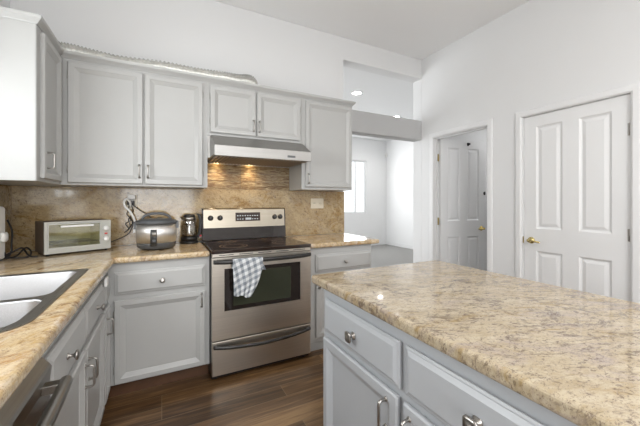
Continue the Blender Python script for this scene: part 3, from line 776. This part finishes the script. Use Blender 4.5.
# backguard
bg = MB().loft([[(x, y, z) for y, z in ((2.905, .9265), (2.790, .9265), (2.800, 1.030), (2.812, 1.190), (2.835, 1.205), (2.905, 1.205))] for x in (sx0, sx1)], False, True, True, True)
bgo = obj('backguard', bg, M_GLASSBLK, st, bevel=.004)
cp = MB().loft([[(x, y, z) for y, z in ((2.7975, 1.034), (2.806, 1.034), (2.8185, 1.190), (2.835, 1.199), (2.833, 1.2025), (2.8095, 1.193))] for x in (sx0+.012, sx1-.012)], False, True, True, True)
cpo = obj('control_panel', cp, M_STEELC, bgo)
def onp(z): return 2.7975+(z-1.034)*.0755
for xx in (sx0+.07, sx0+.15, sx1-.11, sx1-.055):
    kk = obj('control_knob', MB().lathe([(0, 0), (.024, 0), (.022, .006), (.018, .010), (.017, .022), (.012, .025), (0, .025)], (xx, onp(1.12)-.0005, 1.12), (0, -1, -.07), 24), M_BLACK, bgo)
    obj('pointer', MB().box(xx-.003, xx+.003, onp(1.12)-.0285, onp(1.12)-.0255, 1.118, 1.137), M_CHAR, kk)
dp = obj('display', MB().loft([[(x, onp(z)-o-.0003, z) for x, z in ((sx0+.283, 1.088), (sx0+.510, 1.088), (sx0+.510, 1.165), (sx0+.283, 1.165))] for o in (0, .004)], False, True, True, True), M_DISP, bgo)
pm = MB()
for i in range(9):
    for j in range(2):
        if i in (3, 4, 5) and j == 0: continue
        xx = sx0+.297+i*.0225; zz = 1.103+j*.03; y = onp(zz)-.0055
        pm.box(xx, xx+.012, y, y+.001, zz, zz+.007)
pm.box(sx0+.372, sx0+.425, onp(1.105)-.0055, onp(1.105)-.0045, 1.100, 1.118)
obj('button_print', pm, M_PRINT, dp)

# towel on the oven handle
NU, NV = 26, 40
mb = MB(); uvs = []
yc, zc, rr = sf-.053, .843, .0195
for j in range(NV):
    t = j/(NV-1)
    for i in range(NU):
        u = i/(NU-1)
        # arc length from the back flap over the handle to the front bottom
        back = .05+.03*u; front = .228+.006*math.sin(u*11)+.030*u
        L = back+math.pi*rr+front; sL = t*L
        if sL < back: y, z = yc+rr+.002, zc-(back-sL)
        elif sL < back+math.pi*rr:
            a = (sL-back)/rr; y, z = yc+rr*math.cos(a), zc+rr*math.sin(a)*1.05
        else:
            d = sL-back-math.pi*rr; y, z = yc-rr-.003*math.sin(u*14+d*8)*min(1, d*12)-.004*math.sin(u*31)*min(1, d*6), zc-d
        dd = max(0, sL-back-math.pi*rr)
        wL = .436+.008*min(1, dd*4); wR = .650-.005*math.sin(dd*30)
        if dd > .06: wR -= (dd-.06)*.42
        x = wL+(wR-wL)*u
        if sL < back: x += .035*u*(1-sL/back)
        mb.v.append((x, y, z)); uvs.append((u*.215, sL))
for j in range(NV-1):
    for i in range(NU-1):
        mb.f.append((j*NU+i, j*NU+i+1, (j+1)*NU+i+1, (j+1)*NU+i)); mb.sm.append(True)
tw = obj('dish_towel', mb, M_TOWEL, origin=(.54, sf-.05, .6), solid=.003)
uvl = tw.data.uv_layers.new(name='UVMap')
for lp in tw.data.loops: uvl.data[lp.index].uv = uvs[lp.vertex_index]
tag(tw, 'grey and white checked dish towel draped over the oven door handle', 'towel')

# ------------------------------------------------------------------ island
il = thing('kitchen_island_cabinet', 'blue grey island cabinet with drawers over doors, under the big granite top', 'kitchen island', (1.05, .4, 0))
IX = .664
obj('body', MB().box(IX, 1.43, -1.15, 1.245, .10, BT), M_CABI, il, bevel=.002)
obj('toe_kick', MB().box(IX+.06, 1.40, -1.12, 1.22, .0005, .0998), M_WOODK, il)
W_ = .487
for k in range(3):
    y1 = 1.214-k*(W_+.025)
    if y1-W_ < -1.12: break
    cdrawer(il, (IX-.0003, y1, .685), (0, -1, 0), FXn, W_, .148, square=True, mat=M_CABI, s=1.15)
    cdoor(il, (IX-.0003, y1+.004, .115), (0, -1, 0), FXn, W_+.004 if k else W_-.002, .545, hand=(W_-.05) if k % 2 == 0 else .03, hz=.545-.075, mat=M_CABI)
mb = grid_slab([.635, 1.475], [-1.2, 1.328], lambda x, y: True, .8745, .914)
tag(obj('island_countertop', mb, G_ISL, merge=True, bevel=.012, seg=4), 'large beige speckled granite top of the kitchen island in the foreground', 'countertop')

# ------------------------------------------------------------------ outlets
def outlet(name, x, z, w_, h_, label, horizontal):
    o = thing(name, label, 'outlet', (x, 2.908, z))
    obj('cover_plate', MB().box(x-w_/2, x+w_/2, 2.903, 2.9078, z-h_/2, z+h_/2), M_IVORY, o, bevel=.002)
    for s_ in (-1, 1):
        dx, dz = (s_*w_*.24, 0) if horizontal else (0, s_*h_*.2)
        hw, hh_ = (.030, .017) if not horizontal else (.017, .028)
        sk_ = obj('socket', MB().lathe([(0, 0), (.0165, 0), (.0155, .002), (0, .002)], (x+dx, 2.903, z+dz), (0, -1, 0), 20, power=3), M_WHITE if not horizontal else M_IVORY, o)
        obj('slots', MB().box(x+dx-.008, x+dx-.0055, 2.9005, 2.9012, z+dz-.004, z+dz+.005).box(x+dx+.0055, x+dx+.008, 2.9005, 2.9012, z+dz-.004, z+dz+.005), M_BLACK, sk_)
    return o
outlet('wall_outlet', 1.465, 1.245, .150, .105, 'double ivory outlet plate on the backsplash right of the stove', True)
outlet('wall_outlet', -.215, 1.262, .075, .118, 'white outlet on the backsplash above the rice cooker, with plugs in it', False)
pl = tag(obj('power_adapter', MB().box(-.243, -.188, 2.862, 2.9003, 1.285, 1.318), M_WHITE, bevel=.004), 'white power adapter plugged in the top of the outlet above the rice cooker', 'adapter')
# ------------------------------------------------------------------ rice cooker
rc = thing('rice_cooker', 'round stainless steel rice cooker with charcoal lid and base', 'rice cooker', (-.034, 2.605, .914))
R = lambda nm, prof, mat, par=rc, **k: obj(nm, MB().lathe(prof, (0, 0, 0), (0, 0, 1), 48, **k), mat, par, local=True)
R('base', [(0, .010), (.115, .010), (.126, .018), (.131, .045), (.1325, .052), (0, .052)], M_CHAR)
R('body', [(.1, .0522), (.1335, .0522), (.136, .12), (.1335, .186), (.1, .186)], M_STEELV)
lid = R('lid', [(0, .1865), (.137, .1865), (.142, .195), (.139, .206), (.124, .216), (.09, .223), (.03, .226), (0, .226)], M_CHAR)
obj('steam_vent', MB().lathe([(0, 0), (.02, 0), (.017, .008), (0, .008)], (.02, .06, .222), (0, 0, 1), 16), M_BLACK, lid, local=True)
hdl = MB(); pts = smoothpath([(-.096, -.01, .214), (-.082, -.012, .240), (-.045, -.013, .258), (.0, -.014, .263), (.045, -.013, .258), (.082, -.012, .240), (.096, -.01, .214)], 6)
hdl.tube(pts, .0095, 10); 
obj('handle', hdl, M_CHAR, rc, local=True)
for s_ in (-1, 1):
    obj('side_grip', MB().box(s_*.136-.012, s_*.136+.012, -.028, .028, .15, .205), M_CHAR, rc, local=True, bevel=.005, seg=3)
# control plate in front, turned to the camera
mb = MB(); 
def pol(a, r, z): return (r*math.sin(a), -r*math.cos(a), z)
rings = []
for z, r in ((.035, .1365), (.040, .141), (.145, .1435), (.150, .139)):
    rings.append([pol(math.radians(-4)+t*.0365-.20, r, z) for t in range(9)])
mb.loft(rings, True, False)
pt = obj('control_plate', mb, M_BLACK, rc, local=True, solid=.004)
rings = [[pol(math.radians(-4)+t*.03-.12, .1465, z) for t in range(7)] for z in (.105, .135)]
obj('label_plate', MB().loft(rings, True, False), M_NICK, pt, local=True, solid=.001)
rings = [[pol(math.radians(-4)+t*.03-.10, .1475, z) for t in range(6)] for z in (.060, .082)]
obj('cook_switch', MB().loft(rings, True, False), M_CHAR, pt, local=True, solid=.005)
obj('feet', MB().lathe([(0, .0005), (.10, .0005), (.10, .0098), (0, .0098)], (0, 0, 0), (0, 0, 1), 24), M_BLACK, rc, local=True)


# ------------------------------------------------------------------ kettle
kt = thing('electric_kettle', 'glass electric kettle with black handle and lid beside the stove', 'kettle', (.206, 2.815, .914), -.35)
obj('power_base', MB().lathe([(0, .0005), (.072, .0005), (.074, .012), (.064, .022), (0, .022)], (0, 0, 0), (0, 0, 1), 32), M_BLACK, kt, local=True)
obj('heater_ring', MB().lathe([(0, .0225), (.064, .0225), (.066, .05), (.060, .060), (0, .060)], (0, 0, 0), (0, 0, 1), 32), M_BLACK, kt, local=True)
obj('glass_jug', MB().lathe([(.060, .0605), (.062, .08), (.060, .14), (.052, .185), (.046, .20)], (0, 0, 0), (0, 0, 1), 32), M_KGLASS, kt, local=True, solid=.002)
obj('collar', MB().lathe([(.040, .198), (.050, .198), (.051, .206), (.049, .222), (.040, .222)], (0, 0, 0), (0, 0, 1), 32).add([(-.046, -.014, .22), (-.046, .014, .22), (-.072, 0, .222), (-.048, -.01, .19), (-.048, .01, .19)], [(0, 1, 2), (0, 2, 3), (1, 4, 2), (3, 2, 4), (0, 3, 4, 1)]), M_NICK, kt, local=True)
obj('lid', MB().lathe([(0, .2225), (.047, .2225), (.044, .236), (.03, .244), (0, .247)], (0, 0, 0), (0, 0, 1), 32), M_BLACK, kt, local=True)
obj('handle', MB().loft([[(x+sx_*1.0, y_, z) for sx_, y_ in ((-.012, -.016), (.012, -.016), (.012, .016), (-.012, .016))] for x, z in ((.040, .243), (.062, .250), (.084, .236), (.094, .19), (.092, .13), (.082, .075), (.068, .045))], True, True, True, True), M_BLACK, kt, local=True, bevel=.004)
obj('switch', MB().box(.074, .100, -.008, .008, .055, .068), M_RED, kt, local=True, bevel=.002)

# ------------------------------------------------------------------ toaster oven
ang = math.atan2(.150, .309)
to = thing('toaster_oven', 'small silver toaster oven with a brown shell on the corner of the counter', 'toaster oven', (-.662, 2.525, .914), ang)
tw_, td, th = .366, .232, .219      # local: x along the front, y to the back, z up
z0 = .014
sh = MB()
sh.box(0, .012, .012, td, z0, th).box(tw_-.012, tw_, .012, td, z0, th).box(.012, tw_-.012, .012, td, th-.012, th).box(.012, tw_-.012, .012, td, z0, z0+.012).box(.012, tw_-.012, td-.008, td, z0+.012, th-.012)
obj('shell', sh, M_SHELL, to, local=True)
fr = MB(); wx0, wx1, wz0, wz1 = .013, .306, .040, .205
fr.box(0, wx0, -.006, .0118, z0, th).box(wx1, tw_, -.006, .0118, z0, th).box(wx0, wx1, -.006, .0118, z0, .030).box(wx0, wx1, -.006, .0118, wz1+.004, th)
fo = obj('front_frame', fr, M_SILV, to, local=True, bevel=0)
cav = MB(); cav.box(.0125, .310, td-.02, td-.010, z0+.0125, th-.0125).box(.307, .310, .0125, td-.021, z0+.0125, th-.0125).box(.0125, .016, .0125, td-.021, z0+.0125, th-.0125).box(.016, .280, .0125, td-.021, z0+.0125, z0+.016).box(.016, .280, .0125, td-.021, th-.016, th-.0125)
obj('cavity', cav, M_OLIVE, to, local=True)
dd = obj('door', MB().box(wx0+.001, wx1-.001, -.010, -.001, .031, .052).box(wx0+.001, wx0+.008, -.010, -.001, .052, wz1+.003).box(wx1-.008, wx1-.001, -.010, -.001, .052, wz1+.003).box(wx0+.008, wx1-.008, -.010, -.001, wz1-.004, wz1+.003), M_SILV, to, local=True)
obj('door_glass', MB().box(wx0+.008, wx1-.008, -.006, -.003, .052, wz1-.004), M_OGLASS, dd, local=True)
obj('door_handle', MB().box(.075, .255, -.034, -.022, .182, .195).box(.080, .090, -.022, -.010, .184, .192).box(.240, .250, -.022, -.010, .184, .192), M_WHITE, dd, local=True, bevel=.003)
rk = MB()
for i in range(15): rk.tube([(.020+i*.0195, .014, .075), (.020+i*.0195, td-.022, .075)], .0016, 6)
rk.tube([(.017, .016, .075), (.300, .016, .075)], .002, 6); rk.tube([(.017, td-.024, .075), (.300, td-.024, .075)], .002, 6)
rk.box(.06, .24, .03, .15, .0775, .081)
obj('rack', rk, M_NICK, to, local=True)
for z in (.160, .085):
    obj('dial', MB().lathe([(0, 0), (.019, 0), (.017, .010), (.012, .016), (0, .016)], (.336, -.0062, z), (0, -1, 0), 24), M_WHITE, to, local=True)
obj('indicator_lamp', MB().box(.327, .345, -.0085, -.0062, .118, .127), M_RED, to, local=True)
for xx in (.02, .345):
    for yy in (.02, td-.03):
        obj('foot', MB().lathe([(0, 0), (.009, 0), (.010, .0135), (0, .0135)], (xx, yy, .0003), (0, 0, 1), 12), M_BLACK, to, local=True)

# ------------------------------------------------------------------ white appliance at the left edge + its cord
wa = thing('white_toaster', 'white countertop appliance with a round knob at the left edge', 'toaster', (-.88, 2.36, .914))
obj('body', MB().box(-.932, -.832, 2.215, 2.505, .922, 1.236), M_WHITE, wa, bevel=.018, seg=5)
obj('foot_strip', MB().box(-.925, -.840, 2.235, 2.485, .9145, .9218), M_CHAR, wa)
obj('dial', MB().lathe([(0, 0), (.030, 0), (.028, .012), (.020, .018), (0, .018)], (-.8318, 2.462, 1.055), (1, 0, 0), 24, power=5), M_WHITE, wa)
obj('switch', MB().box(-.8318, -.828, 2.482, 2.490, .940, .962), M_BLACK, wa)
obj('slot', MB().box(-.905, -.862, 2.25, 2.47, 1.2362, 1.2372), M_CHAR, wa)
cz = .9195
mb = MB().tube(smoothpath([(-.865, 2.62, 1.15), (-.85, 2.64, 1.08), (-.845, 2.62, 1.0), (-.84, 2.60, .95), (-.855, 2.585, cz+.002), (-.89, 2.57, cz), (-.84, 2.53, cz), (-.82, 2.62, cz+.002), (-.80, 2.66, cz+.035), (-.775, 2.64, cz+.045), (-.745, 2.60, cz+.02), (-.745, 2.545, cz), (-.79, 2.525, cz), (-.85, 2.55, cz+.010), (-.83, 2.59, cz+.030), (-.795, 2.61, cz+.050), (-.77, 2.58, cz+.035), (-.745, 2.55, cz+.011), (-.72, 2.53, cz+.001), (-.695, 2.53, cz)], 7), .0052, 8)
obj('power_cord', mb, M_CORD, wa)
mb = MB().box(-.246, -.196, 2.868, 2.9003, 1.238, 1.272)
mb.tube(smoothpath([(-.22, 2.866, 1.250), (-.20, 2.85, 1.235), (-.15, 2.85, 1.19), (-.10, 2.85, 1.155), (-.06, 2.84, 1.10), (-.04, 2.83, .98), (-.03, 2.80, .93)], 6), .0045, 8)
obj('power_cord', mb, M_CORD, rc)
mb = MB(); mb.tube(smoothpath([(-.230, 2.86, 1.235), (-.236, 2.85, 1.20), (-.245, 2.86, 1.16), (-.215, 2.87, 1.12), (-.255, 2.86, 1.09), (-.235, 2.87, 1.05), (-.262, 2.86, 1.02), (-.225, 2.86, 1.06), (-.235, 2.85, 1.13), (-.205, 2.87, 1.10), (-.228, 2.87, 1.02), (-.27, 2.87, .985), (-.33, 2.87, .96), (-.42, 2.86, .925)], 6), .0035, 7)
mb.tube(smoothpath([(-.215, 2.86, 1.235), (-.205, 2.86, 1.19), (-.222, 2.87, 1.14), (-.21, 2.87, 1.09), (-.24, 2.87, 1.04)], 6), .0035, 7)
obj('power_cord', mb, M_CORD, to)
mb = MB().tube(smoothpath([(-.222, 2.862, 1.232), (-.224, 2.845, 1.262), (-.245, 2.835, 1.285), (-.262, 2.835, 1.262), (-.255, 2.835, 1.225), (-.225, 2.835, 1.19), (-.200, 2.835, 1.14), (-.185, 2.83, 1.09)], 6), .0085, 10)
mb.box(-.200, -.168, 2.815, 2.848, 1.02, 1.088)
obj('power_cord', mb, M_WHITE, pl, label='thick white cable with a white connector')



# ------------------------------------------------------------------ recessed lights
def can(x, y, z, power, label, group, spot=2.6):
    o = thing('recessed_light', label, 'ceiling light', (x, y, z), group=group)
    obj('trim_ring', MB().lathe([(.070, 0), (.095, 0), (.095, -.004), (.088, -.008), (.070, -.004)], (x, y, z-.0006), (0, 0, 1), 32), M_TRIM, o)
    obj('lens', MB().lathe([(0, -.001), (.0695, -.001), (.0695, -.004), (0, -.004)], (x, y, z-.0006), (0, 0, 1), 32), M_CAN, o)
    L = bpy.data.lights.new('can_lamp', 'SPOT'); L.energy = power; L.color = (1, .97, .93); L.spot_size = spot; L.spot_blend = .8; L.shadow_soft_size = .07
    lo = bpy.data.objects.new('can_lamp', L); COL.objects.link(lo); lo.location = (x, y, z-.03)
can(2.85, 4.20, FC, 30, 'recessed ceiling light seen through the pass-through, left one', 'recessed lights of the far room')
can(4.39, 5.01, FC, 30, 'recessed ceiling light seen just over the header beam, right one', 'recessed lights of the far room')
can(5.06, 6.38, FC, 25, 'recessed ceiling light in the far corner, hidden by the header beam', 'recessed lights of the far room')
for i, (x, y) in enumerate(((.35, -.5), (2.0, -.5))):  # ceiling lights added out of view as extra top light
    can(x, y, CE, 26, 'added kitchen ceiling light, out of view, over the ' + ('aisle behind the viewer', 'near end of the island')[i], 'added lights of the kitchen')
# lamp of the hall behind the open door
L = bpy.data.lights.new('hall_lamp', 'POINT'); L.energy = 12; L.shadow_soft_size = .12
lo = bpy.data.objects.new('hall_lamp', L); COL.objects.link(lo); lo.location = (4.4, 2.0, 2.2)
# sensor in the corner of the far room
tag(obj('motion_sensor', MB().box(FX-.05, FX-.002, FY-.06, FY-.002, 2.58, 2.68), M_WHITE, bevel=.01, seg=3), 'small white sensor high in the far room corner', 'sensor')
